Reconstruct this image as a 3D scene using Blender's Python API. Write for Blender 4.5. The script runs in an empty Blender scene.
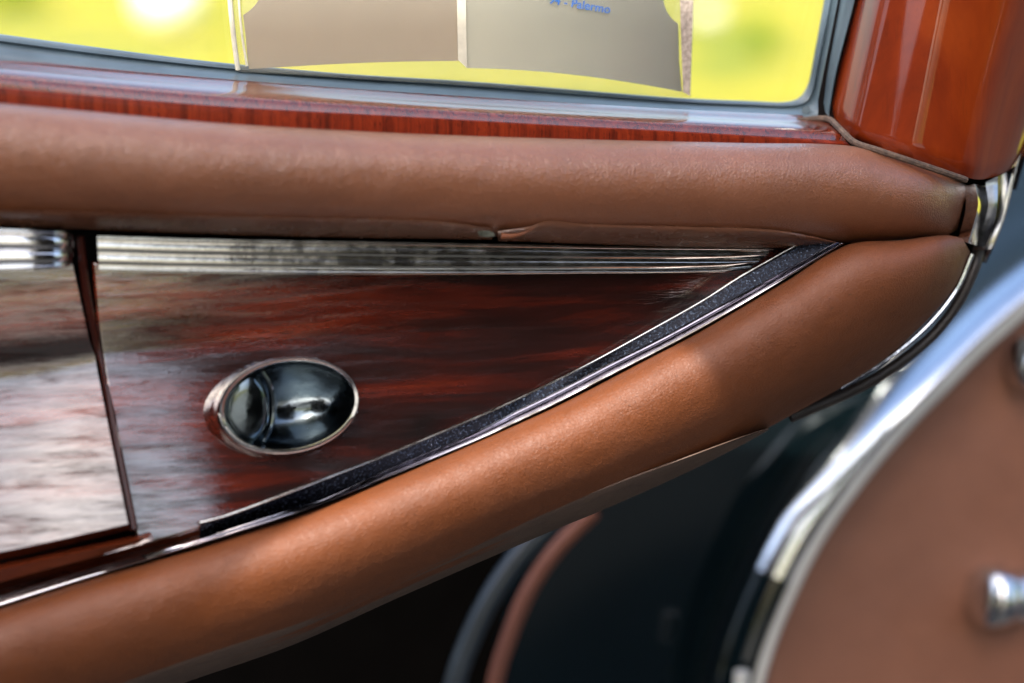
import bpy, math, random
from mathutils import Vector, Matrix
random.seed(5)
S = bpy.context.scene
COL = S.collection
R = math.radians
W, H = 1024, 683

# ------------------------------------------------------------------ camera
T = Vector((0, 0, 1.0)); DIST = 0.90; PITCH = R(12)
LENS = 36 * DIST / 0.40
FWD = Vector((0, math.cos(PITCH), -math.sin(PITCH)))
UP = Vector((0, math.sin(PITCH), math.cos(PITCH)))
RT = Vector((1, 0, 0))
C0 = T - FWD * DIST
cd = bpy.data.cameras.new('camera'); cam = bpy.data.objects.new('camera', cd); COL.objects.link(cam)
cam.location = C0; cam.rotation_euler = (R(90) - PITCH, 0, 0)
cd.lens = LENS; cd.sensor_width = 36; cd.clip_end = 2000; cd.clip_start = .01
S.camera = cam
NRM = Vector((0.26, -1, 0)).normalized()          # the door's inner face

def ray(px, py):
    k = 0.40 / DIST / W
    return FWD + RT * ((px - W / 2) * k) + UP * (-(py - H / 2) * k)
def P(px, py, off=0.0):
    d = ray(px, py)
    t = (off - NRM.dot(C0 - T)) / NRM.dot(d)
    return C0 + d * t
cd.dof.use_dof = True
foc = P(590, 300, .0)
cd.dof.focus_distance = (foc - C0).dot(FWD)
cd.dof.aperture_fstop = 4.0

# ------------------------------------------------------------------ helpers
def tag(o, label=None, cat=None, group=None, kind=None):
    if label: o['label'] = label
    if cat: o['category'] = cat
    if group: o['group'] = group
    if kind: o['kind'] = kind
    return o
def empty(name, loc):
    o = bpy.data.objects.new(name, None); o.location = loc; o.empty_display_size = .05
    COL.objects.link(o); return o
class MB:
    def __init__(s): s.v = []; s.f = []
    def add(s, vs, fs):
        b = len(s.v); s.v += [Vector(v) for v in vs]; s.f += [tuple(i + b for i in f) for f in fs]; return s
    def grid(s, rows, closed=False, caps=False, loop=False):
        n = len(rows); m = len(rows[0]); fs = []
        for i in range(n if loop else n - 1):
            j2 = (i + 1) % n
            for j in range(m if closed else m - 1):
                k = (j + 1) % m
                fs.append((i * m + j, i * m + k, j2 * m + k, j2 * m + j))
        if caps:
            fs.append(tuple(range(m))[::-1]); fs.append(tuple((n - 1) * m + j for j in range(m)))
        return s.add([p for r in rows for p in r], fs)
    def build(s, name, mat, parent=None, smooth=True, ang=35, bevel=0, subd=0):
        me = bpy.data.meshes.new(name)
        o = bpy.data.objects.new(name, me); COL.objects.link(o)
        base = Vector((0, 0, 0))
        if parent is not None:
            q = parent
            while q is not None: base += q.location; q = q.parent
            o.parent = parent
        me.from_pydata([v - base for v in s.v], [], s.f); me.update()
        import bmesh
        bm = bmesh.new(); bm.from_mesh(me); bmesh.ops.recalc_face_normals(bm, faces=bm.faces); bm.to_mesh(me); bm.free()
        me.materials.append(mat)
        if smooth:
            me.shade_smooth(); me.set_sharp_from_angle(angle=R(ang))
        if bevel:
            b = o.modifiers.new('b', 'BEVEL'); b.width = bevel; b.segments = 3; b.limit_method = 'ANGLE'; b.angle_limit = R(30)
            b.harden_normals = True
        if subd:
            b = o.modifiers.new('s', 'SUBSURF'); b.levels = subd; b.render_levels = subd
        return o
def lerp(a, b, t): return tuple(x + (y - x) * t for x, y in zip(a, b))
def spline(pts, N, u=None):
    """resample a polyline smoothly (Catmull-Rom by x-length)"""
    pts = [tuple(p) for p in pts]
    L = [0]
    for a, b in zip(pts, pts[1:]): L.append(L[-1] + math.hypot(b[0] - a[0], b[1] - a[1]))
    out = []
    for i in range(N + 1):
        s = L[-1] * (u[i] if u else i / N)
        k = 0
        while k < len(L) - 2 and L[k + 1] < s: k += 1
        h = L[k + 1] - L[k]; t = (s - L[k]) / h if h else 0
        p1, p2 = pts[k], pts[k + 1]
        def tan(j):
            if j == 0: return tuple((b - a) / (L[1] - L[0]) for a, b in zip(pts[0], pts[1]))
            if j == len(pts) - 1: return tuple((b - a) / (L[-1] - L[-2]) for a, b in zip(pts[-2], pts[-1]))
            return tuple((b - a) / (L[j + 1] - L[j - 1]) for a, b in zip(pts[j - 1], pts[j + 1]))
        m1, m2 = tan(k), tan(k + 1)
        t2, t3 = t * t, t ** 3
        out.append(tuple((2*t3-3*t2+1)*a + (t3-2*t2+t)*h*c + (-2*t3+3*t2)*b + (t3-t2)*h*d
                         for a, b, c, d in zip(p1, p2, m1, m2)))
    return out
def resample_to(l, ref, N):
    # station-match by control points
    out = []
    L = [0]
    for a, b in zip(ref, ref[1:]): L.append(L[-1] + math.hypot(b[0] - a[0], b[1] - a[1]))
    for i in range(N + 1):
        s = L[-1] * i / N; k = 0
        while k < len(L) - 2 and L[k + 1] < s: k += 1
        t = (s - L[k]) / (L[k + 1] - L[k])
        p0 = l[max(k - 1, 0)]; p1 = l[k]; p2 = l[k + 1]; p3 = l[min(k + 2, len(l) - 1)]
        out.append(tuple(.5 * ((2 * b) + (-a + c) * t + (2 * a - 5 * b + 4 * c - d) * t * t + (-a + 3 * b - 3 * c + d) * t ** 3) for a, b, c, d in zip(p0, p1, p2, p3)))
    return out
def sheet(lines, N, thick=None, smooth=True):
    """surface through polylines of (px,py,off); optional back at off-thick"""
    rows = [[P(*p) for p in spline(l, N)] for l in lines]
    mb = MB()
    if thick is None: return mb.grid(rows)
    back = [[P(p[0], p[1], p[2] - thick) for p in spline(l, N)] for l in (lines[-1], lines[0])]
    rows = rows + back
    cols = [[r[j] for r in rows] for j in range(N + 1)]
    return mb.grid(cols, closed=True, caps=True)
def band(top, bot, prof, N, offs=None, back=None):
    """loft between two pixel edges; prof = [(t, off)], offs = per station multiplier fn(s)"""
    a = spline(top, N); b = spline(bot, N); cols = []
    for i in range(N + 1):
        s = i / N
        base = a[i][2] if len(a[i]) > 2 else 0
        baseb = b[i][2] if len(b[i]) > 2 else 0
        k = offs(s) if offs else 1
        c = []
        for t, o in prof:
            q = lerp(a[i][:2], b[i][:2], t); c.append(P(q[0], q[1], base + (baseb - base) * t + o * k))
        cols.append(c)
    return MB().grid(cols, closed=True, caps=True)
def tube(mb, pts, rad, seg=12, squash=1.0):
    n = len(pts); rows = []
    pn = None
    for i, p in enumerate(pts):
        d = (pts[min(i + 1, n - 1)] - pts[max(i - 1, 0)]).normalized()
        if pn is None: pn = d.orthogonal().normalized()
        pn = (pn - d * pn.dot(d)).normalized(); bn = d.cross(pn)
        r = rad[i] if isinstance(rad, (list, tuple)) else rad
        rows.append([p + (pn * math.cos(a) + bn * math.sin(a)) * r for a in [2 * math.pi * k / seg for k in range(seg)]])
    mb.grid(rows, closed=True, caps=True); return mb
def ptube(pts, rad, N=60, seg=12):
    return tube(MB(), [P(*p) for p in spline(pts, N)], rad, seg)

# ------------------------------------------------------------------ materials
def mat(name):
    m = bpy.data.materials.new(name); m.use_nodes = True
    nt = m.node_tree; b = nt.nodes['Principled BSDF']
    return m, nt, b
def N_(nt, t, **kw):
    n = nt.nodes.new(t)
    for k, v in kw.items():
        if k in n.inputs.keys(): n.inputs[k].default_value = v
        else: setattr(n, k, v)
    return n
def coords(nt, scale, rot=(0, 0, 0), loc=(0, 0, 0)):
    tc = nt.nodes.new('ShaderNodeTexCoord'); mp = nt.nodes.new('ShaderNodeMapping')
    mp.inputs['Scale'].default_value = scale; mp.inputs['Rotation'].default_value = rot; mp.inputs['Location'].default_value = loc
    nt.links.new(tc.outputs['Object'], mp.inputs['Vector']); return mp.outputs['Vector']
def noise(nt, vec, scale=1, detail=4, rough=.55, dist=0):
    n = N_(nt, 'ShaderNodeTexNoise', Scale=scale, Detail=detail, Roughness=rough, Distortion=dist)
    nt.links.new(vec, n.inputs['Vector']); return n.outputs['Fac']
def ramp(nt, fac, stops):
    r = nt.nodes.new('ShaderNodeValToRGB'); e = r.color_ramp.elements
    while len(e) < len(stops): e.new(.5)
    for k, (p, c) in enumerate(stops):
        e[k].position = p; e[k].color = (*c, 1) if len(c) == 3 else c
    nt.links.new(fac, r.inputs['Fac']); return r.outputs['Color']
def g(v): return (v, v, v)
def bump(nt, h, strength, dist, chain=None):
    n = N_(nt, 'ShaderNodeBump', Strength=strength, Distance=dist)
    nt.links.new(h, n.inputs['Height'])
    if chain is not None: nt.links.new(chain, n.inputs['Normal'])
    return n.outputs['Normal']
def mixc(nt, a, b, fac, mode='MIX'):
    n = nt.nodes.new('ShaderNodeMix'); n.data_type = 'RGBA'; n.blend_type = mode
    for s, i in ((fac, 0), (a, 6), (b, 7)):
        if hasattr(s, 'links'): nt.links.new(s, n.inputs[i])
        else: n.inputs[i].default_value = s if i == 0 else (*s, 1)
    return n.outputs[2]

def leather(name, c1, c2, rough=.42, fine=1.0, coat=0):
    m, nt, b = mat(name)
    v = coords(nt, (1, 1, 1))
    big = noise(nt, v, 16, 5, .6)
    col = ramp(nt, big, [(.3, c1), (.7, c2)])
    sp = noise(nt, v, 700, 2, .6)
    col = mixc(nt, col, tuple(x * .45 for x in c1), ramp(nt, sp, [(.66, g(0)), (.76, g(.7))]))
    nt.links.new(col, b.inputs['Base Color'])
    vo = N_(nt, 'ShaderNodeTexVoronoi', Scale=1.0, feature='DISTANCE_TO_EDGE')
    nv = nt.nodes.new('ShaderNodeTexNoise'); nv.inputs['Scale'].default_value = 300; nt.links.new(v, nv.inputs['Vector'])
    vv = nt.nodes.new('ShaderNodeVectorMath'); vv.operation = 'MULTIPLY_ADD'
    nt.links.new(nv.outputs['Color'], vv.inputs[0]); vv.inputs[1].default_value = (.9, .9, .9)
    v6 = coords(nt, (780, 780, 980)); nt.links.new(v6, vv.inputs[2]); nt.links.new(vv.outputs[0], vo.inputs['Vector'])
    h = ramp(nt, vo.outputs['Distance'], [(.0, g(0)), (.22, g(1))])
    n1 = bump(nt, h, .42 * fine, .00016)
    wr = noise(nt, coords(nt, (300, 300, 170), (0, R(25), 0)), 1, 5, .7, 1.2)
    n2 = bump(nt, wr, .22 * fine, .0004, n1)
    n3 = bump(nt, noise(nt, v, 30, 4), .6, .003, n2)
    nt.links.new(n3, b.inputs['Normal'])
    nt.links.new(ramp(nt, noise(nt, v, 60, 4), [(.3, g(rough - .06)), (.7, g(rough + .1))]), b.inputs['Roughness'])
    b.inputs['Specular IOR Level'].default_value = .55
    b.inputs['Coat Weight'].default_value = coat; b.inputs['Coat Roughness'].default_value = .22
    nt.links.new(n3, b.inputs['Coat Normal'])
    return m
def chrome(name, col=(.72, .72, .73), rough=.06, bumps=.15):
    m, nt, b = mat(name)
    v = coords(nt, (1, 1, 1))
    b.inputs['Metallic'].default_value = 1
    dirt = noise(nt, v, 420, 4, .7)
    nt.links.new(mixc(nt, col, tuple(x * .45 for x in col), ramp(nt, dirt, [(.56, g(0)), (.72, g(.6))])), b.inputs['Base Color'])
    nt.links.new(ramp(nt, noise(nt, v, 120, 5, .7), [(.4, g(rough)), (.75, g(rough + .16))]), b.inputs['Roughness'])
    nt.links.new(bump(nt, noise(nt, v, 90, 3), bumps, .0004), b.inputs['Normal'])
    return m
def wood(name, stops, grain, fine, coat=1.0, ior=1.5, rough=.05, rot=(0, 0, 0), bstr=.25, pore=.75, streak=None):
    m, nt, b = mat(name)
    f = noise(nt, coords(nt, grain, rot), 1, 6, .62, .6)
    if streak:
        big = noise(nt, coords(nt, (7, 7, 22), rot), 1, 2, .5)
        ad = N_(nt, 'ShaderNodeMath', operation='MULTIPLY_ADD'); nt.links.new(big, ad.inputs[0]); ad.inputs[1].default_value = .7
        nt.links.new(f, ad.inputs[2]); sb = N_(nt, 'ShaderNodeMath', operation='SUBTRACT'); nt.links.new(ad.outputs[0], sb.inputs[0]); sb.inputs[1].default_value = .35; f = sb.outputs[0]
    col = ramp(nt, f, stops)
    pores = noise(nt, coords(nt, fine, rot), 1, 3, .7)
    col = mixc(nt, col, tuple(x * .2 for x in stops[0][1]), ramp(nt, pores, [(.58, g(0)), (.68, g(pore))]))
    nt.links.new(col, b.inputs['Base Color'])
    b.inputs['Roughness'].default_value = .5; b.inputs['Specular IOR Level'].default_value = .08
    b.inputs['Coat Weight'].default_value = coat; b.inputs['Coat IOR'].default_value = ior
    b.inputs['Coat Roughness'].default_value = rough
    nrm = bump(nt, pores, bstr, .0004)
    nrm = bump(nt, noise(nt, coords(nt, tuple(x * .16 for x in fine), rot), 1, 3, .6), bstr, .0011, nrm)
    if streak:
        # sunken, unevenly lacquered grain: dull streaks that break the gloss
        st = noise(nt, coords(nt, streak, rot), 1, 5, .7, .4)
        nt.links.new(ramp(nt, st, [(.40, g(coat)), (.52, g(coat * .75)), (.66, g(coat * .25))]), b.inputs['Coat Weight'])
        nt.links.new(ramp(nt, st, [(.38, g(rough)), (.7, g(.20))]), b.inputs['Coat Roughness'])
        nrm = bump(nt, st, .13, .0010, nrm)
    nt.links.new(nrm, b.inputs['Coat Normal']); nt.links.new(nrm, b.inputs['Normal'])
    return m
def plain(name, col, rough=.5, metal=0, coat=0, var=.15, vscale=40, bstr=.1, bd=.0005, spec=.5):
    m, nt, b = mat(name)
    v = coords(nt, (1, 1, 1))
    f = noise(nt, v, vscale, 5, .6)
    nt.links.new(ramp(nt, f, [(.3, tuple(x * (1 - var) for x in col)), (.7, tuple(min(1, x * (1 + var)) for x in col))]), b.inputs['Base Color'])
    b.inputs['Roughness'].default_value = rough; b.inputs['Metallic'].default_value = metal
    b.inputs['Coat Weight'].default_value = coat; b.inputs['Specular IOR Level'].default_value = spec
    nt.links.new(bump(nt, f, bstr, bd), b.inputs['Normal'])
    return m

M_leather_up = leather('leather_upper', (.152, .053, .023), (.208, .073, .031), .42, 1.4, .8)
M_leather_lo = leather('leather_lower', (.100, .026, .0050), (.148, .039, .0072), .54, 1.7, 0)
M_leather_side = leather('leather_side', (.19, .075, .042), (.235, .095, .053), .6, .5)
M_piping = leather('leather_piping', (.02, .015, .014), (.035, .026, .022), .4, .5)
M_hem = leather('leather_hem', (.11, .046, .027), (.14, .06, .033), .24, .6)
M_chrome = chrome('chrome')
M_chrome_dark = chrome('chrome_tarnished', (.55, .57, .60), .10, .3)
M_strip = chrome('chrome_strip', (.60, .59, .54), .12, .25)
M_mould = chrome('chrome_mould', (.50, .48, .52), .08, .1)
M_steel = chrome('steel_dark', (.13, .16, .18), .12, .7)
M_wood = wood('rosewood', [(.30, (.004, .001, .0007)), (.47, (.018, .0018, .0006)), (.58, (.058, .005, .0008)), (.76, (.15, .017, .002))],
              (7, 7, 70), (90, 90, 1300), 1, 2.2, .045, (0, R(4), 0), .13, .6, (38, 38, 330))
M_sill = wood('sill_veneer', [(.3, (.03, .004, .001)), (.5, (.10, .012, .003)), (.7, (.17, .024, .005))],
              (420, 420, 12), (1900, 1900, 40), 1, 1.9, .05, (0, 0, 0), .05)
M_sill_edge = wood('sill_end_grain', [(.3, (.05, .005, .001)), (.5, (.14, .014, .003)), (.7, (.22, .026, .005))],
              (420, 420, 12), (1700, 1700, 30), .3, 1.4, .2, (0, 0, 0), .05)
M_pillar = wood('pillar_wood', [(.25, (.055, .006, .001)), (.5, (.15, .017, .0015)), (.75, (.25, .038, .003))],
              (22, 22, 9), (220, 220, 30), 1, 1.45, .05, (0, R(14), 0), .06, .15)
M_gasket = plain('rubber_gasket', (.06, .088, .108), .30, var=.25, bstr=.15)
M_black = plain('black_gap', (.006, .005, .005), .8, spec=.05)
M_paint = plain('black_paint', (.003, .007, .009), .09, coat=.7, var=.1, vscale=6, bstr=.0, spec=.15)
M_trim = plain('painted_trim', (.62, .60, .55), .3, var=.1)
M_card_b = plain('brown_card', (.72, .56, .42), .55, var=.06, vscale=25)
M_card_w = plain('cream_card', (.93, .89, .77), .5, var=.05, vscale=25)
for m_, c_ in ((M_card_b, (.60, .45, .34, 1)), (M_card_w, (.92, .88, .78, 1))):
    nt = m_.node_tree; tl = N_(nt, 'ShaderNodeBsdfTranslucent', Color=c_); mx = nt.nodes.new('ShaderNodeMixShader'); mx.inputs[0].default_value = .12
    nt.links.new(nt.nodes['Principled BSDF'].outputs[0], mx.inputs[1]); nt.links.new(tl.outputs[0], mx.inputs[2]); nt.links.new(mx.outputs[0], nt.nodes['Material Output'].inputs[0])
M_ink = plain('blue_ink', (.03, .12, .38), .6)
M_dark_wood = wood('ledge_wood', [(.3, (.02, .004, .002)), (.5, (.07, .012, .004)), (.7, (.12, .02, .005))],
              (9, 9, 90), (60, 60, 700), 1, 1.5, .1, (0, 0, 0), .2)
# tarnished blue plate of the diagonal moulding
M_plate, nt, b = mat('tarnished_plate')
b.inputs['Metallic'].default_value = 1
v = coords(nt, (1, 1, 1)); f = noise(nt, v, 950, 5, .7)
nt.links.new(ramp(nt, f, [(.5, (.010, .011, .015)), (.64, (.03, .04, .06)), (.80, (.40, .48, .58))]), b.inputs['Base Color'])
nt.links.new(ramp(nt, f, [(.4, g(.1)), (.7, g(.4))]), b.inputs['Roughness'])
nt.links.new(bump(nt, f, .5, .0004), b.inputs['Normal'])
# glass
def glassmat(name, tint, fres=1.45, white=0.0):
    m = bpy.data.materials.new(name); m.use_nodes = True; nt = m.node_tree; nt.nodes.clear()
    o = nt.nodes.new('ShaderNodeOutputMaterial'); tr = N_(nt, 'ShaderNodeBsdfTransparent', Color=(*tint, 1))
    gl = N_(nt, 'ShaderNodeBsdfGlossy', Roughness=.03); fr = N_(nt, 'ShaderNodeFresnel', IOR=fres)
    mx = nt.nodes.new('ShaderNodeMixShader')
    nt.links.new(fr.outputs[0], mx.inputs[0]); nt.links.new(tr.outputs[0], mx.inputs[1]); nt.links.new(gl.outputs[0], mx.inputs[2])
    last = mx.outputs[0]
    if white:
        df = N_(nt, 'ShaderNodeBsdfDiffuse', Color=(.8, .78, .7, 1)); m2 = nt.nodes.new('ShaderNodeMixShader')
        m2.inputs[0].default_value = white; nt.links.new(last, m2.inputs[1]); nt.links.new(df.outputs[0], m2.inputs[2]); last = m2.outputs[0]
    nt.links.new(last, o.inputs[0]); return m
M_glass = glassmat('window_glass', (.93, .96, .92))
M_sleeve = glassmat('clear_sleeve', (.96, .96, .93), 1.3, .10)

# ------------------------------------------------------------------ the door
door = empty('vintage_car', P(512, 900, 0))
tag(door, 'vintage car with open door showing brown leather rolls, lacquered wood and chrome strips', 'car')
pi = math.pi
def roll_prof(depth, n=22, back=.012, pw=.85):
    pr = []
    for k in range(n + 1):
        a = pi * k / n
        pr.append((.5 - .5 * math.cos(a), depth * max(0, math.sin(a)) ** pw))
    pr += [(.96, -back), (.04, -back)]
    return pr
# upper roll
up_top = [(-60, 99, .012), (0, 103, .012), (120, 114, .012), (235, 124, .012), (400, 133, .012), (575, 139, .012), (750, 143, .012), (852, 146, .012), (915, 163, .01), (950, 176, .006), (968, 186, 0)]
up_bot = [(-60, 219, .004), (0, 221, .004), (120, 227, .004), (235, 231, .004), (400, 234, .004), (575, 239, .004), (750, 242, .004), (848, 243, .004), (915, 239, .004), (945, 236, .0), (957, 230, -.004)]
def fade(s, s0=.93):
    if s < s0: return 1
    t = (s - s0) / (1 - s0); return max(.25, math.sqrt(max(0, 1 - t * t)))
band(up_top, up_bot, roll_prof(.026), 140, lambda s: fade(s)).build('padded_roll', M_leather_up, door)
up_roll = bpy.data.objects['padded_roll']; tag(up_roll, 'upper horizontal padded leather roll with a small tear')
# hem (edge binding) below the upper roll, two lengths parted at the tear
def hem(top, bot, d, N=60, name='leather_binding'):
    return band(top, bot, [(.5 - .5 * math.cos(pi * k / 8), d * math.sin(pi * k / 8)) for k in range(9)] + [(.9, -.006), (.1, -.006)], N).build(name, M_hem, up_roll)
hem([(-60, 208, .0245), (0, 210, .0245), (200, 215, .0245), (350, 218, .0245), (440, 221, .0245), (492, 228, .022)],
    [(-60, 224, .010), (0, 226, .010), (200, 234, .010), (350, 238, .010), (440, 239, .010), (492, 240, .010)], .003)
hem([(498, 231, .021), (530, 226, .0235), (548, 220, .0255), (580, 223, .0245), (680, 226, .0245), (770, 229, .024), (812, 236, .020), (838, 242, .016)],
    [(498, 241, .010), (530, 242, .010), (548, 243, .010), (580, 244, .010), (680, 247, .010), (770, 248, .010), (812, 246, .010), (840, 244.5, .01)], .0045)
# frayed tear and its knot of dark thread
ptube([(501, 236, .0265), (512, 236, .027), (524, 233, .0268), (536, 227, .0262)], [.0011 * (1 - i / 24) + .0001 for i in range(25)], 24, 8).build('torn_flap', M_leather_lo, up_roll)
kn = MB()
for k in range(7):
    a = random.uniform(0, 6.28)
    pts = [P(486 + 6 * math.cos(a + j * .9) + random.uniform(-2, 2), 234 + 2.2 * math.sin(a + j * 1.1), .026 + random.uniform(0, .002)) for j in range(6)]
    tube(kn, pts, .0005, 6)
kn.build('thread_knot', plain('old_thread', (.05, .055, .04), .6), up_roll)

# lower roll
lo_top = [(-60, 626, .018), (0, 607, .018), (78, 582, .018), (158, 559, .018), (240, 533, .018), (308, 511, .018), (400, 474, .018), (494, 434, .018), (560, 404, .018), (641, 362, .018), (700, 331, .018), (782, 283, .018), (846, 245, .018), (900, 240, .017), (945, 235, .014), (962, 238, .008)]
lo_bot = [(-60, 772, .0), (0, 748, .0), (100, 714, .0), (184, 682, .0), (290, 645, .0), (400, 596, .0), (540, 535, .0), (610, 506, 0), (700, 465, .0), (797, 412, .0), (870, 370, .0), (922, 326, .0), (954, 288, .0), (970, 252, .0)]
band(lo_top, lo_bot, roll_prof(.034, 26, .02, .9), 160, lambda s: fade(s, .9)).build('padded_roll', M_leather_lo, door)
wt = [(-60, 746), (0, 722), (100, 688), (184, 656), (290, 619), (400, 571), (540, 511), (610, 484), (690, 455), (740, 437), (768, 428)]
wb_ = [(-60, 773), (0, 749), (100, 715), (184, 683), (290, 646), (400, 597), (540, 536), (610, 507), (690, 471), (740, 446), (769, 430)]
band([(a, b, .027) for a, b in wt], [(a, b, .004) for a, b in wb_], [(.5 - .5 * math.cos(pi * k / 10), .0075 * math.sin(pi * k / 10)) for k in range(11)] + [(.9, -.008), (.1, -.008)], 120).build('leather_welt', leather('dusty_leather', (.075, .044, .032), (.115, .07, .05), .6, 1.2), door)
# dusty underside flange strip and black piping around the tip
ptube([(790, 417, -.012), (870, 381, -.012), (925, 342, -.012), (954, 308, -.012), (974, 268, -.012), (979, 248, -.014)], .0025, 60).build('piping', M_piping, door)
ptube([(840, 388, .004), (885, 361, .004), (926, 327, .004), (956, 290, .004), (972, 254, .004)], .0012, 60, 8).build('chrome_edge', M_chrome_dark, door)
MB().grid([[P(930, 165, -.016), P(1012, 160, -.022)], [P(920, 262, -.016), P(984, 262, -.022)]]).build('door_edge', M_black, door)
# small gather of leather at the tip
gm = tube(MB(), [P(938, 240, .016), P(944, 243, .020), P(947, 249, .0215), P(945, 256, .021), P(940, 262, .019)], [.001, .0024, .003, .0022, .0008], 12)
gm.build('leather_gather', M_leather_lo, door)

# wood panel, right of the joint
wl = [[(92, 262, .0035), (300, 262, .0038), (600, 262, .0036), (800, 235, .0030)],
       [(98, 330, .0062), (300, 322, .0036), (600, 300, .0036), (800, 250, .0032)],
       [(100, 345, .0064), (300, 336, .0038), (600, 310, .0036), (800, 256, .0033)],
       [(101, 353, .0066), (300, 344, .0044), (600, 316, .0037), (800, 260, .0034)],
       [(103, 366, .0078), (210, 362, .0072), (300, 358, .0060), (600, 330, .0044), (802, 262, .0037)],
       [(115, 440, .0165), (212, 433, .0158), (305, 425, .0130), (600, 358, .0070), (804, 265, .0045)],
       [(138, 547, .0275), (222, 523, .0262), (320, 493, .0215), (600, 382, .0095), (808, 270, .0050)]]
NW = 190
cols0 = [spline(l, NW) for l in wl]
wr_ = []
cum = [0, .25, .30, .35, .42, .65, 1]
for v_ in range(91):
    t = v_ / 90; k = 0
    while k < 5 and cum[k + 1] < t: k += 1
    u = (t - cum[k]) / (cum[k + 1] - cum[k])
    wr_.append([lerp(cols0[k][q], cols0[k + 1][q], u) for q in range(NW + 1)])
RO = R(-9)
def in_oval(p, ax, ay):
    dx, dy = p[0] - 284, p[1] - 407; c_, s_ = math.cos(-RO), math.sin(-RO)
    return ((dx * c_ - dy * s_) / ax) ** 2 + ((dx * s_ + dy * c_) / ay) ** 2 < 1
wm = MB(); vs_ = [P(*p) for q in wr_ for p in q]; fs_ = []
for a in range(90):
    for c in range(NW):
        q = [(a, c), (a, c + 1), (a + 1, c + 1), (a + 1, c)]
        if any(in_oval(wr_[y][x], 68, 45) for y, x in q): continue
        fs_.append(tuple(y * (NW + 1) + x for y, x in q))
wm.add(vs_, fs_); wpan = wm.build('wood_panel', M_wood, door, ang=60)
so_m = wpan.modifiers.new('thick', 'SOLIDIFY'); so_m.thickness = .003; so_m.offset = -1 if wpan.data.polygons[0].normal.dot(NRM) > 0 else 1
# wood panel, left of the joint
sheet([[(-60, 268, .0058), (20, 266, .0058), (72, 262, .0058)],
       [(-60, 345, .0095), (20, 343, .0095), (88, 335, .0095)],
       [(-60, 356, .0080), (20, 354, .0080), (91, 345, .0080)],
       [(-60, 370, .0068), (20, 368, .0068), (95, 356, .0068)],
       [(-60, 388, .008), (20, 384, .008), (97, 369, .008)],
       [(-60, 470, .021), (20, 460, .021), (111, 440, .021)],
       [(-60, 562, .036), (20, 548, .036), (128, 524, .036)],
       [(-60, 570, .032), (20, 556, .032), (130, 530, .032)]], 40, .01).build('wood_panel', M_wood, door, ang=60)
# joint: dark lips along it
ptube([(80, 236, .007), (86, 290, .006), (97, 345, .004), (103, 366, .006), (115, 435, .016), (134, 530, .032)], .0016, 40, 8).build('joint_bead', plain('joint_lacquer', (.03, .006, .004), .2, coat=1), door)
# backing board so the gaps are dark
MB().grid([[P(-80, 180, -.012), P(900, 210, -.012)], [P(-80, 660, -.012), P(740, 400, -.012)]]).build('backing_board', M_black, door)
# little ledge below the left panel and the dark channel
sheet([[(-60, 580, .03), (0, 564, .03), (140, 534, .029), (150, 532, .028)],
       [(-60, 586, .036), (0, 570, .036), (140, 539, .034), (152, 535, .03)],
       [(-60, 598, .034), (0, 582, .034), (140, 545, .031), (154, 540, .028)]], 30, .01).build('wood_ledge', M_dark_wood, door)
# diagonal moulding: tapering plate, groove, bead
mt = [(-60, 595, .026), (0, 577, .026), (80, 558, .026), (138, 541, .024), (194, 524, .026), (230, 514, .0255), (292, 491, .023), (347, 470, .020), (400, 449, .018), (486, 413, .0155), (540, 388, .0135), (590, 363, .012), (634, 339, .012), (700, 302, .012), (743, 275, .012), (798, 244, .012)]
mm = [(-60, 614, .02), (0, 596, .02), (78, 572, .02), (138, 556, .02), (194, 541, .0245), (230, 529, .0245), (280, 513, .024), (324, 499, .0225), (390, 468, .0215), (473, 432, .0205), (520, 408, .02), (560, 388.5, .02), (610, 362.5, .02), (665, 335, .02), (720, 305, .02), (836, 242, .02)]
mb_ = [(-60, 625, .021), (0, 606, .021), (78, 581, .021), (138, 563, .021), (194, 546, .025), (230, 535, .025), (280, 519, .0245), (324, 504, .0235), (390, 477, .0225), (473, 443, .0215), (520, 422, .021), (560, 403, .021), (610, 377, .021), (665, 349, .021), (720, 319, .021), (845, 243.5, .021)]
def lift(l): return [(a, b, c + .0045 * min(1, max(0, (420 - a) / 120))) for a, b, c in l]
mt, mm, mb_ = lift(mt), lift(mm), lift(mb_)
N = 90
def rs(l): return resample_to(l, mt, N)
def rsheet(lines, th): 
    rows = [[P(*p) for p in l] for l in lines]
    back = [[P(p[0], p[1], p[2] - th) for p in l] for l in (lines[-1], lines[0])]
    rows += back
    return MB().grid([[q[k] for q in rows] for k in range(len(rows[0]))], closed=True, caps=True)
A1, A2, A3 = rs(mt), rs(mm), rs(mb_)
i0 = next(k for k, p in enumerate(A1) if p[0] > 193)
plate = [[(a, b + .8, c - .001) for a, b, c in A1[i0:]], [lerp(p, q, .15) for p, q in zip(A1[i0:], A2[i0:])], [lerp(p, q, .9)[:2] + (lerp(p, q, .9)[2] - .0035,) for p, q in zip(A1[i0:], A2[i0:])], [(a, b, c - .004) for a, b, c in A2[i0:]]]
rsheet(plate, .006).build('tarnished_plate', M_plate, door)
chan = [[(a, b, c - .004) for a, b, c in A1[:i0 + 1]], [lerp(p, q, .5)[:2] + (.014,) for p, q in zip(A1[:i0 + 1], A2[:i0 + 1])], [(a, b, c - .004) for a, b, c in A2[:i0 + 1]]]
rsheet(chan, .006).build('wood_channel', M_dark_wood, door)
beads = [(0.0, .000), (.06, .0014), (.13, .0014), (.2, .000), (.28, -.0012), (.36, -.0010), (.40, .0002), (.48, .0020), (.58, .0036), (.64, .0030), (.68, .0030), (.76, .0044), (.86, .0046), (.95, .0030), (1.02, -.0008), (1.02, -.006), (-.02, -.006)]
cols = []
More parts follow.
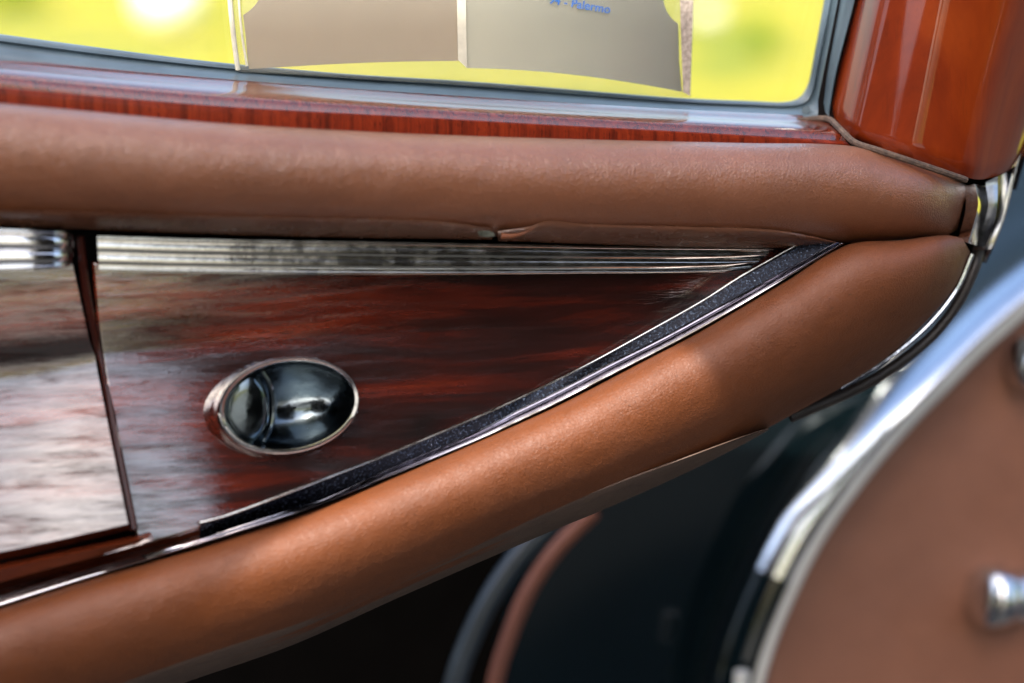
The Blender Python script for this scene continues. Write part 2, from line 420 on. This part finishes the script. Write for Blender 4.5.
for k in range(N + 1):
    c = []
    wdt = min(1, max(.0, (A1[k][0] - 170) / 150))
    for t, o in beads:
        o2 = .0012 * t if 0 <= t < .9 and o > -.005 else (.0009 if o > -.0009 and t < 1 else o)
        q = lerp(A2[k], A3[k], t); c.append(P(q[0], q[1], q[2] + o * wdt + (1 - wdt) * o2))
    cols.append(c)
MB().grid(cols, closed=True, caps=True).build('chrome_moulding', M_mould, door, ang=50)
ptube([(p[0], p[1] + .2, p[2] + .0008) for p in A1[i0:]], .00045, 90, 8).build('chrome_lip', M_strip, door)

# ribbed chrome strips
def ribs(spans, h):
    pr = [(0, 0)]
    for a0, a1, hh in spans:
        for j in range(9):
            a = pi * j / 8
            pr.append((a0 + (a1 - a0) * j / 8, .0008 + hh * h * math.sin(a) ** .35 if 0 < j < 8 else 0))
    pr += [(1, 0), (1, -.004), (0, -.004)]
    return pr
R4 = [(.01, .11, .6), (.17, .47, 1), (.53, .83, 1), (.89, .99, .6)]
R2 = [(.01, .10, .5), (.14, .5, 1), (.54, .86, 1), (.89, .99, .5)]
st_t = [(97, 236, .0105), (200, 239, .0105), (400, 242, .0105), (600, 246, .0100), (740, 248, .0080), (774, 249, .0072)]
st_b = [(99, 271, .0105), (195, 273, .0105), (390, 275, .0105), (582, 274, .0100), (716, 272.5, .0080), (749, 269, .0072)]
band(st_t, st_b, ribs(R4, .0011), 80).build('ribbed_chrome_strip', M_strip, door)
sl_t = [(-60, 227, .017), (0, 229, .017), (50, 231, .016), (66, 232, .013), (74, 234, .008)]
sl_b = [(-60, 273, .017), (0, 271, .017), (50, 269, .016), (66, 267, .013), (73, 264, .008)]
band(sl_t, sl_b, ribs(R2, .0016), 40).build('ribbed_chrome_strip', M_chrome, door)

# ------------------------------------------------------------------ recessed oval handle
def mpp(px, py, off): return (P(px + 1, py, off) - P(px, py, off)).length
def ell(cx, cy, ax, ay, rot, off, n=72):
    out = []
    for k in range(n):
        a = 2 * pi * k / n; x = ax * math.cos(a); y = ay * math.sin(a)
        out.append(P(cx + x * math.cos(rot) - y * math.sin(rot), cy + x * math.sin(rot) + y * math.cos(rot), off))
    return out
RO = R(-9)
# collar and rim: rings swept from the panel outwards to the lip and in to the bowl
rings = [(277, 412, 77, 51, .004), (276, 412, 77, 51, .010), (278, 411, 76, 50, .013), (283, 409, 74, 49.5, .0175), (286, 407.2, 73.2, 49.6, .0192),
         (287.3, 406, 72.3, 48.9, .0222), (288.2, 405.4, 70.4, 47.3, .0240), (289, 404.9, 66.6, 44.2, .0238), (289, 404.8, 64.6, 42.4, .0200)]
MB().grid([ell(a, b, c, d, RO, o) for a, b, c, d, o in rings[3:]], closed=True).build('handle_bezel', M_chrome, door, ang=70)
hb = bpy.data.objects['handle_bezel']
MB().grid([ell(a, b, c, d, RO, o) for a, b, c, d, o in rings[:4]], closed=True).build('collar', M_chrome_dark, hb, ang=70)
ri2 = [(289 - 0 * k, 404.8, 64.6 * r, 42.4 * r, .0200 - .0165 * (1 - r * r) ** .75) for k, r in enumerate([1, .97, .92, .84, .72, .58, .42, .25, .1, .02])]
bowl = MB().grid([ell(a + 6 * (1 - c / 66), b + 3 * (1 - c / 66), c, d, RO, o) for a, b, c, d, o in ri2], closed=True)
bowl.build('bowl', M_steel, hb, ang=80)
# paddle (small domed oval on the left of the bowl)
pr_ = [(1, .0105), (.98, .0158), (.93, .0172), (.8, .0178), (.55, .0182), (.3, .0184), (.05, .0185)]
MB().grid([ell(247, 411, 21.5 * r, 36 * r, R(6), o) for r, o in pr_], closed=True).build('paddle', M_steel, hb, ang=50)
# hinge crease standing between paddle and bowl
ptube([(262, 371, .017), (270, 385, .0155), (273, 404, .013), (271, 425, .0135), (264, 442, .016)], [.0016 * (1 - abs(i / 30 - .5)) for i in range(31)], 30, 10).build('rib', M_steel, hb)
# ------------------------------------------------------------------ sill, gasket, glass
si_t = [(-60, 57), (0, 62), (120, 74), (235, 84), (400, 96), (540, 105), (674, 113), (797, 119), (835, 121)]
si_e = [(-60, 82), (0, 87), (120, 98), (235, 107), (400, 116), (540, 124), (674, 131), (797, 138), (846, 141)]
def so(l, o, dy=0): return [(a, b + dy, o) for a, b in l]
def mid(l1, l2, t, o): return [(a + (c - a) * t, b + (d - b) * t, o) for (a, b), (c, d) in zip(l1, l2)]
sheet([so(si_t, -.036, -4), mid(si_t, si_e, .0, -.031), mid(si_t, si_e, .22, -.018), mid(si_t, si_e, .36, -.0105), mid(si_t, si_e, .46, -.0065), mid(si_t, si_e, .56, -.0040), mid(si_t, si_e, .68, -.0026), mid(si_t, si_e, .84, -.0016), so(si_e, -.001)],
      90, .02).build('window_sill', M_sill, door, ang=60)
si_b = [(-60, 107), (0, 109), (120, 119), (235, 129), (400, 138), (540, 144), (674, 148), (797, 148), (852, 148)]
sheet([so(si_e, -.001), so(si_e, .0004, 1), mid(si_e, si_b, .4, .0009), so(si_b, .0005)], 90, .006).build('sill_edge', M_sill_edge, door)
# gasket: L-shaped rubber strip with lips
gi = [(-60, 25), (0, 34), (80, 45), (156, 55), (235, 64), (350, 74), (450, 80), (545, 87), (640, 95), (700, 99), (750, 101), (785, 102), (800, 97), (808, 84), (813, 60), (824, 0), (834, -60)]
go = [(-60, 55), (0, 64), (80, 74), (156, 80), (235, 86), (350, 94), (450, 101), (545, 108), (640, 113), (700, 116), (750, 118), (800, 120), (826, 118), (829, 108), (836, 70), (854, 0), (868, -60)]
N = 130
A = resample_to(gi, gi, N); B = resample_to(go, gi, N)
gp = [(0, -.056), (.03, -.0515), (.12, -.0495), (.22, -.0485), (.30, -.0495), (.36, -.0485), (.5, -.043), (.7, -.037), (.88, -.033), (1.02, -.032), (1.02, -.065), (0, -.065)]
cols = [[P(*lerp(a, b, t), o) for t, o in gp] for a, b in zip(A, B)]
MB().grid(cols, closed=True, caps=True).build('window_gasket', M_gasket, door, ang=50)
tube(MB(), [P(806, 110, -.040), P(806, 110, -.0375)], .0016, 12).build('gasket_plug', M_gasket, door)
# glass pane
MB().grid([[P(-260, -300, -.056), P(860, -300, -.056)], [P(-260, 80, -.056), P(860, 125, -.056)]]).build('window_glass', M_glass, door)

# ------------------------------------------------------------------ pillar
pl_l = [(868, -60), (855, 0), (842, 50), (832, 90), (828, 108)]
N = 50
pcols = []
# horizontal stations: u across, bottom outline follows the roll
pb = [(828, 108), (838, 122), (852, 138), (875, 148), (905, 158), (940, 168), (965, 177), (985, 179), (1012, 168), (1036, 140)]
ptop = [(868, -60), (880, -60), (894, -60), (915, -60), (948, -60), (985, -60), (1022, -60), (1052, -60), (1085, -60), (1115, -60)]
poff = [-.040, -.022, -.006, .002, .012, .017, .016, .008, -.006, -.030]
U = 60
bb = resample_to([(a, b, o) for (a, b), o in zip(pb, poff)], pb, U)
tt = resample_to([(a, b, o) for (a, b), o in zip(ptop, poff)], pb, U)
for v_ in range(25):
    t = v_ / 24
    row = []
    for j, (a, b) in enumerate(zip(tt, bb)):
        q = lerp(a, b, t)
        # gentle reeding
        u = j / U
        o = q[2] + .0012 * math.exp(-((u - .40) / .07) ** 2) + .0010 * math.exp(-((u - .66) / .06) ** 2)
        if t > .96: o -= .003 * (t - .96) / .04
        row.append(P(q[0], q[1], o))
    pcols.append(row)
# back
for r in pcols:
    r.append(r[-1] + Vector((0, .05, 0))); r.append(r[0] + Vector((.03, .05, 0)))
MB().grid(pcols, closed=True, caps=True).build('wood_pillar', M_pillar, door, ang=60)
ptube([(797, 121, -.03), (828, 119, -.025), (838, 127, -.008), (854, 142, .01), (877, 150, .02), (907, 160, .024), (940, 171, .024), (966, 180, .02)], .0013, 50, 8).build('seam_sealant', plain('old_sealant', (.08, .05, .035), .8, var=.6, vscale=400, bstr=.8), door)

MB().grid([[P(850, -60, -.045), P(1100, -60, -.045)], [P(818, 100, -.036), P(1040, 110, -.036)], [P(818, 150, -.020), P(1016, 190, -.03)]]).build('pillar_foot', M_black, door)
# ------------------------------------------------------------------ latch at the door's edge
sheet([[(962, 186, .004), (966, 205, .006), (958, 240, .004)], [(975, 184, .008), (978, 205, .012), (968, 243, .008)], [(986, 186, .0), (988, 208, .002), (976, 246, .0)]], 14, .012).build('latch', M_chrome, door)
lt = bpy.data.objects['latch']
sheet([[(986, 182, -.004), (984, 215, -.004), (972, 250, -.004)], [(998, 176, .002), (996, 215, .002), (984, 250, 0)], [(1008, 172, -.01), (1003, 215, -.01), (988, 250, -.01)]], 20, .01).build('latch_plate', M_chrome_dark, lt)
ptube([(1022, 140, -.012), (1012, 180, -.012), (1003, 215, -.012), (992, 245, -.012), (984, 262, -.014)], .0011, 40, 8).build('edge_trim', M_chrome, door)

# ------------------------------------------------------------------ document sleeve on the glass
ds = empty('document_sleeve', P(460, 90, -.048))
tag(ds, 'clear plastic document sleeve with brown and cream cards stuck inside the window glass', 'document sleeve')
OS = -.0475
sheet([[(226, -60, OS), (229, 0, OS), (238, 72, OS)], [(460, -60, OS), (460, 0, OS), (460, 80, OS + .001)], [(700, -60, OS), (695, 0, OS), (691, 98, OS)]], 30, .0006).build('plastic_pocket', M_sleeve, ds, ang=80)
def poly(pts, off, th, name, m, par, curve=None):
    f = [P(x, y, off) for x, y in pts]; k = [P(x, y, off - th) for x, y in pts]; n = len(pts)
    return MB().add(f + k, [tuple(range(n)), tuple(range(n, 2 * n))[::-1]] + [(i, (i + 1) % n, n + (i + 1) % n, n + i) for i in range(n)]).build(name, m, par, smooth=False)
def arc(p0, p1, p2, n=10):
    return [tuple((1 - t) ** 2 * a + 2 * t * (1 - t) * b + t * t * c for a, b, c in zip(p0, p1, p2)) for t in [i / n for i in range(n + 1)]]
poly([(262, -60)] + arc((262, -8), (258, 6), (243, 15)) + arc((246, 40), (247, 56), (249, 69)) + arc((300, 66), (380, 61), (458, 61)) + [(462, 44), (460, -60)], OS - .001, .0008, 'brown_card', M_card_b, ds)
poly([(464, -60)] + [(466, 68)] + arc((500, 69), (590, 73), (682, 92)) + arc((679, 60), (679, 40), (678, 24)) + arc((676, 22), (664, 14), (662, -8)) + [(661, -60)], OS - .0012, .0008, 'cream_card', M_card_w, ds)
M_edge = plain('sleeve_edge', (.60, .56, .44), .4, var=.2, vscale=150)
M_edge2 = plain('sleeve_edge_worn', (.36, .3, .25), .6, var=.5, vscale=600)
ptube([(227, -60, OS + .001), (230, 0, OS + .001), (234, 40, OS + .001), (238, 70, OS + .001)], .0010, 20, 8).build('sleeve_edge', M_edge, ds)
ptube([(238, -60, OS + .001), (239, 0, OS + .001), (242, 35, OS + .001), (247, 66, OS + .001)], .0005, 20, 8).build('sleeve_edge', M_edge, ds)
sheet([[(457, -60, OS + .0008), (457, 0, OS + .0008), (458, 60, OS + .0008)], [(466, -60, OS + .0008), (466, 0, OS + .0008), (467, 68, OS + .0008)]], 12, .0006).build('sleeve_seam', M_edge, ds)
sheet([[(680, -60, OS + .0008), (680, 0, OS + .0008), (683, 92, OS + .0008)], [(693, -60, OS + .0008), (693, 0, OS + .0008), (690, 96, OS + .0008)]], 12, .0008).build('sleeve_edge', M_edge2, ds)
# printed text
cu = bpy.data.curves.new('text', 'FONT'); cu.body = '94 - Palermo'; cu.size = 1; cu.align_x = 'RIGHT'; cu.extrude = 0; cu.offset = .012
to = bpy.data.objects.new('t', cu); COL.objects.link(to)
bpy.context.view_layer.update()
dg = bpy.context.evaluated_depsgraph_get(); me = bpy.data.meshes.new_from_object(to.evaluated_get(dg))
bpy.data.objects.remove(to)
vs = []
ang = R(9.5); sz = 12.2
for v in me.vertices:
    x = v.co.x * sz * .98; y = -v.co.y * sz
    vs.append(P(610 + x * math.cos(ang) - y * math.sin(ang), 13.5 + x * math.sin(ang) + y * math.cos(ang), OS + .0006))
MB().add(vs, [tuple(p.vertices) for p in me.polygons]).build('printed_text', M_ink, ds, smooth=False)

# ------------------------------------------------------------------ car body behind (right)
body = door
O = -.22
be = [(1110, 265), (1060, 283), (1024, 308), (985, 342), (945, 382), (900, 428), (855, 482), (815, 540), (785, 600), (762, 660), (748, 720), (738, 790)]
# leather panel right of the bead
rows = []
for t in [i / 12 for i in range(13)]:
    rows.append([P(*lerp(p[:2], (1150, 740), t), O - .015 + .01 * math.sin(pi * min(1, t * 3) / 2)) for p in spline(be, 50)])
MB().grid(rows).build('leather_side_panel', M_leather_side, body)
ptube([(a, b, O - .004) for a, b in be], .0042, 70).build('bead_trim', M_trim, body)
# painted jamb: broad rounded band outside the bead
def nrmoff(l, d0):
    out = []
    s = spline(l, 60)
    for i, p in enumerate(s):
        tt_ = min(1, max(0, (i / 60 - .25) / .35)); d = d0 * (.8 + .2 * tt_) if abs(d0) > 60 else d0
        a = s[max(i - 1, 0)]; b = s[min(i + 1, 60)]
        dx, dy = b[0] - a[0], b[1] - a[1]; L = math.hypot(dx, dy); nx, ny = dy / L, -dx / L
        out.append((p[0] + nx * d, p[1] + ny * d))
    return out
be2 = [(a, b) for a, b in be]
prof1 = [(2, -.006), (3.5, .003), (7, .008), (13, .005), (20, -.001), (28, -.010), (36, -.022), (41, -.036)]
prof2 = [(37, 0), (60, 0), (90, 0), (125, 0), (180, 0), (250, 0), (262, -.02)]
def o2f(d, i):
    q = i / 60; q = min(1, max(0, (q - .2) / .3)); q = q * q * (3 - 2 * q)
    return -.034 + (d - 50) / 200 * (-.12 * (1 - q) + .012 * q)
sg = 1 if nrmoff(be2, 50)[30][0] < be2[5][0] and P(*nrmoff(be2, 50)[30], 0).x < P(*nrmoff(be2, 0)[30], 0).x else -1
for pf, nm_, m_, i0_, i1_ in ((prof1, 'sky_sheen_band', chrome('sheen_metal', (.62, .66, .72), .12, .05), 0, 42), (prof1, 'painted_lip', M_paint, 42, 61), (prof2, 'painted_door_frame', M_paint, 0, 61)):  # metallic band stands in for sky reflected in the jamb's paint
    if nm_ == 'painted_lip': i0_ -= 1
    MB().grid([[P(x, y, O + o + (o2f(d, i) if pf is prof2 else -o * .75 * min(1, max(0, (i - 16) / 20)))) for i, (x, y) in enumerate(nrmoff(be2, sg * d)) if i0_ <= i < i1_] for d, o in pf]).build(nm_, m_, body, ang=80)
# knob
k0 = P(1012, 597, O + .0); ax = (C0 - k0).normalized() * .6 + Vector((-.8, 0, .0)); ax.normalize()
def lathe(mb, o, ax, prof, seg=32):
    u = ax.orthogonal().normalized(); w = ax.cross(u)
    mb.grid([[o + ax * z + (u * math.cos(2*pi*k/seg) + w * math.sin(2*pi*k/seg)) * r for k in range(seg)] for r, z in prof], closed=True, caps=True); return mb
lathe(MB(), P(1022, 597, O), ax, [(.008, -.01), (.008, .0), (.0145, .002), (.0145, .004), (.0125, .006), (.0125, .012), (.0155, .014), (.0165, .017), (.0165, .026), (.015, .029), (.010, .0305), (.001, .031)]).build('chrome_knob', M_chrome, body, ang=50)
lathe(MB(), P(1036, 364, O), ax, [(.006, -.01), (.012, .0), (.0135, .003), (.0135, .010), (.012, .012), (.001, .013)]).build('chrome_knob', M_chrome, body, ang=50)
ptube([(742, 672, O + .012), (740, 700, O + .012)], .004, 8).build('hinge_pin', M_trim, body)
# inner curves below the lower roll
ptube([(446, 740, -.20), (455, 683, -.20), (470, 640, -.20), (492, 595, -.20), (520, 555, -.20), (560, 515, -.20)], [.0055] * 51, 50).build('rubber_seal', plain('seal_rubber', (.03, .04, .05), .3), body)
ptube([(488, 740, -.22), (495, 683, -.22), (508, 640, -.22), (528, 592, -.22), (556, 550, -.22), (595, 510, -.22)], .0042, 50).build('windlace', leather('windlace', (.16, .05, .03), (.22, .07, .035), .6), body)
# near-black sheet standing in for the unlit space behind everything there
MB().grid([[P(-300, 420, -.36), P(1500, 120, -.36)], [P(-300, 1300, -.36), P(1500, 1300, -.36)]]).build('dark_backdrop', plain('backdrop_black', (.0015, .0013, .0013), .9, spec=.0), body)

# ------------------------------------------------------------------ added unseen dark boxes near the camera, for dark reflections and less bounce
def rbox(name, mn, mx, m, par, bev):
    x0, y0, z0 = mn; x1, y1, z1 = mx
    vs = [(x, y, z) for x in (x0, x1) for y in (y0, y1) for z in (z0, z1)]
    return MB().add(vs, [(0, 1, 3, 2), (4, 6, 7, 5), (0, 4, 5, 1), (2, 3, 7, 6), (0, 2, 6, 4), (1, 5, 7, 3)]).build(name, m, par, bevel=bev)
M_block = plain('block_dark', (.018, .012, .008), .9, spec=.05, vscale=3, var=.5)
rbox('reflection_block', (.42, -1.42, .15), (1.7, -1.2, 2.2), M_block, body, .12)
rbox('reflection_block', (-2.6, -2.6, .15), (-.62, -.7, 1.5), M_block, body, .12)

# ------------------------------------------------------------------ ground and greenery
gm_, nt, b = mat('meadow')
v = coords(nt, (1, 1, 1))
f = noise(nt, v, 1.1, 3, .5); f2 = noise(nt, v, 6, 4, .7)
c = ramp(nt, f, [(.34, (.11, .16, .004)), (.5, (.28, .25, .004)), (.66, (.42, .33, .010))])
c = mixc(nt, c, (.07, .11, .006), ramp(nt, f2, [(.55, g(0)), (.7, g(.5))]))
nt.links.new(c, b.inputs['Base Color']); b.inputs['Roughness'].default_value = .9
nt.links.new(bump(nt, f2, 1, .1), b.inputs['Normal'])
def gridmesh(x0, x1, y0, y1, n, z):
    rows = []
    for i in range(n + 1):
        rows.append([Vector((x0 + (x1 - x0) * j / n, y0 + (y1 - y0) * i / n, z)) for j in range(n + 1)])
    return MB().grid(rows)
gr = gridmesh(-600, 600, -600, 600, 8, 0).build('ground', gm_); tag(gr, kind='structure')
dr = gridmesh(-30, 30, -2.9, 3.0, 4, .004).build('asphalt', plain('asphalt_m', (.022, .022, .023), .9, var=.3, vscale=30, bstr=1, bd=.02)); tag(dr, kind='structure')
dr = gridmesh(-30, 30, -15, -2.9, 4, .004).build('gravel_path', plain('gravel', (.36, .34, .30), .9, var=.25, vscale=30, bstr=1, bd=.02)); tag(dr, kind='structure')
def leafy(name, c, r, n, m, sz, zs=.8):
    mb = MB()
    for k in range(n):
        d = Vector((random.gauss(0, 1), random.gauss(0, 1), random.gauss(0, 1))).normalized()
        rr = r * random.uniform(.45, 1.0) * (1 + .25 * math.sin(d.x * 5 + c[0]) * math.cos(d.z * 4))
        p = Vector(c) + Vector((d.x * rr, d.y * rr, d.z * rr * zs))
        u = Vector((random.gauss(0, 1), random.gauss(0, 1), random.gauss(0, 1))).normalized(); w = u.orthogonal().normalized()
        s = sz * random.uniform(.6, 1.4)
        mb.add([p - u * s, p + w * s * .5, p + u * s, p - w * s * .5], [(0, 1, 2, 3)])
    return mb
def leafm(name, col, tr=.4):
    m, nt, b = mat(name)
    nt.links.new(ramp(nt, noise(nt, coords(nt, (1, 1, 1)), 3, 3), [(.3, tuple(x * .7 for x in col)), (.7, tuple(x * 1.3 for x in col))]), b.inputs['Base Color'])
    b.inputs['Roughness'].default_value = .5
    t = N_(nt, 'ShaderNodeBsdfTranslucent', Color=(*[min(1, x * 1.6) for x in col], 1)); mx = nt.nodes.new('ShaderNodeMixShader'); mx.inputs[0].default_value = tr
    nt.links.new(b.outputs[0], mx.inputs[1]); nt.links.new(t.outputs[0], mx.inputs[2]); nt.links.new(mx.outputs[0], nt.nodes['Material Output'].inputs[0])
    return m
M_leafy = leafm('yellow_leaves', (.40, .38, .015)); M_leafg = leafm('green_leaves', (.08, .15, .02)); M_bark = plain('bark', (.12, .09, .06), .9, var=.4, vscale=12, bstr=1, bd=.02)
M_lime = leafm('lime_leaves', (.26, .34, .02), .5); M_blossom = plain('white_blossom', (.85, .82, .75), .6)
def gp_(px, py):      # where a window pixel's ray meets the ground
    d = ray(px, py); t = -C0.z / d.z; return C0 + d * t
def shrub(px, py, r, m, label, n=500):
    q = gp_(px, py); e = empty('shrub', (q.x, q.y, 0)); tag(e, label, 'shrub')
    leafy('foliage', (q.x, q.y, r * .8), r, n, m, r * .16).build('foliage', m, e, smooth=False)
    st = MB()
    for k in range(5):
        a = k * 1.256; tube(st, [Vector((q.x, q.y, 0)), Vector((q.x + math.cos(a) * r * .3, q.y + math.sin(a) * r * .3, r * .6))], [.03 * r, .012 * r], 6)
    st.build('stem', M_bark, e)
    return q
shrub(12, 8, .30, M_lime, 'blurred green shrub in the meadow at the far left of the window')
shrub(760, 50, .12, M_lime, 'small blurred green shrub in the yellow meadow right of the document sleeve')
shrub(707, 22, .10, M_blossom, 'blurred white flowering shrub just right of the document sleeve', 260)
# white ball added to make the out-of-focus bright spot
q = gp_(168, 30)
me_ = MB(); rr = .22
rows = [[Vector((q.x + rr * math.sin(a) * math.cos(b), q.y + rr * math.sin(a) * math.sin(b), rr + rr * math.cos(a))) for b in [2 * pi * k / 24 for k in range(24)]] for a in [pi * (i + .02) / 12.04 for i in range(13)]]
wb = me_.grid(rows, closed=True).build('bright_spot_ball', plain('white_gloss', (.88, .86, .8), .2)); tag(wb, 'white ball added as the blurred bright spot left of the document sleeve', 'bright spot')
for k, (x, y, rr_) in enumerate([(4.2, -4.6, .9), (5.6, -4.0, 1.0), (7.2, -3.2, 1.1)]):
    e = empty('shrub', (x, y, 0)); tag(e, 'round green shrub growing beside the gravel behind the photographer', 'shrub', 'green shrubs beside the gravel')
    leafy('foliage', (x, y, rr_ * .7), rr_, 1200, M_leafg, rr_ * .09).build('foliage', M_leafg, e, smooth=False)
# trees behind the camera (seen only in the reflections)
def tree(x, y, h, label):
    e = empty('tree', (x, y, 0)); tag(e, label, 'tree', 'trees standing around the car')
    leafy('crown', (x, y, h * .62), h * .36, 1500, M_leafg, h * .035, 1.0).build('crown', M_leafg, e, smooth=False)
    tube(MB(), [Vector((x, y, 0)), Vector((x + .1, y, h * .3)), Vector((x, y + .1, h * .6))], [h * .03, h * .022, h * .01], 10).build('trunk', M_bark, e)
for k, (x, y, h) in enumerate([(-9, -16, 7), (-2.5, -19, 8), (14, -15, 9), (9, 1, 6)]):
    tree(x, y, h, 'leafy green tree standing by the car')

# ------------------------------------------------------------------ light
SUN_AZ = R(200)   # compass style: direction toward the sun, measured from +Y clockwise
SUN_EL = R(48)
sd = Vector((math.sin(SUN_AZ) * math.cos(SUN_EL), math.cos(SUN_AZ) * math.cos(SUN_EL), math.sin(SUN_EL)))
sl = bpy.data.lights.new('sun', 'SUN'); so_ = bpy.data.objects.new('sun', sl); COL.objects.link(so_)
sl.energy = 2.9; sl.angle = R(.5); sl.color = (1, .95, .86)
so_.rotation_euler = sd.to_track_quat('Z', 'Y').to_euler(); so_.location = (0, 0, 8)
w = bpy.data.worlds.new('World'); S.world = w; w.use_nodes = True; nt = w.node_tree
sk = nt.nodes.new('ShaderNodeTexSky'); sk.sky_type = 'NISHITA'; sk.sun_disc = False
sk.sun_elevation = SUN_EL; sk.sun_rotation = SUN_AZ
sk.dust_density = 4.0
nt.links.new(sk.outputs[0], nt.nodes['Background'].inputs[0]); nt.nodes['Background'].inputs[1].default_value = .15

# added unseen sheet above the camera, cut to throw the shade on the door
def shadow_pt(px, py, off, dist): return P(px, py, off) + sd * dist
blocker_in = [(-700, 1000, .03), (-300, 860, .03), (60, 720, .04), (100, 690, .045), (230, 590, .045), (345, 497, .022), (480, 440, .02), (600, 378, .02), (670, 345, .02), (720, 400, .04), (800, 500, .03), (900, 600, 0), (1100, 700, .0), (1400, 700, 0)]
blocker_out = [(-700, 0, 0), (-600, -100, 0), (-200, -150, 0), (100, -150, 0), (230, -150, 0), (345, -150, 0), (480, -150, 0), (600, -150, 0), (670, -150, 0), (720, -150, 0), (800, -150, 0), (900, -150, 0), (1100, -150, 0), (1400, -150, 0)]
D = 1.1
rows = [[shadow_pt(*q, D) for q in blocker_in], [shadow_pt(*q, D) for q in blocker_out]]
lo = [[p + sd * .03 for p in r] for r in rows]
M_blocker, nt, b = mat('blocker_cloth')
b.inputs['Base Color'].default_value = (.55, .5, .42, 1); b.inputs['Roughness'].default_value = .9
t = N_(nt, 'ShaderNodeBsdfTranslucent', Color=(.8, .72, .6, 1)); mx = nt.nodes.new('ShaderNodeMixShader'); mx.inputs[0].default_value = .38  # translucent, so the added sheet also lends warm fill to the shade
nt.links.new(b.outputs[0], mx.inputs[1]); nt.links.new(t.outputs[0], mx.inputs[2]); nt.links.new(mx.outputs[0], nt.nodes['Material Output'].inputs[0])
MB().grid([[rows[0][i], rows[1][i]] for i in range(len(blocker_in))]).build('sun_blocker', M_blocker, body, smooth=False)

S.render.engine = 'CYCLES'
S.view_settings.view_transform = 'Standard'; S.view_settings.look = 'None'; S.view_settings.gamma = 1
S.view_settings.exposure = 1.6
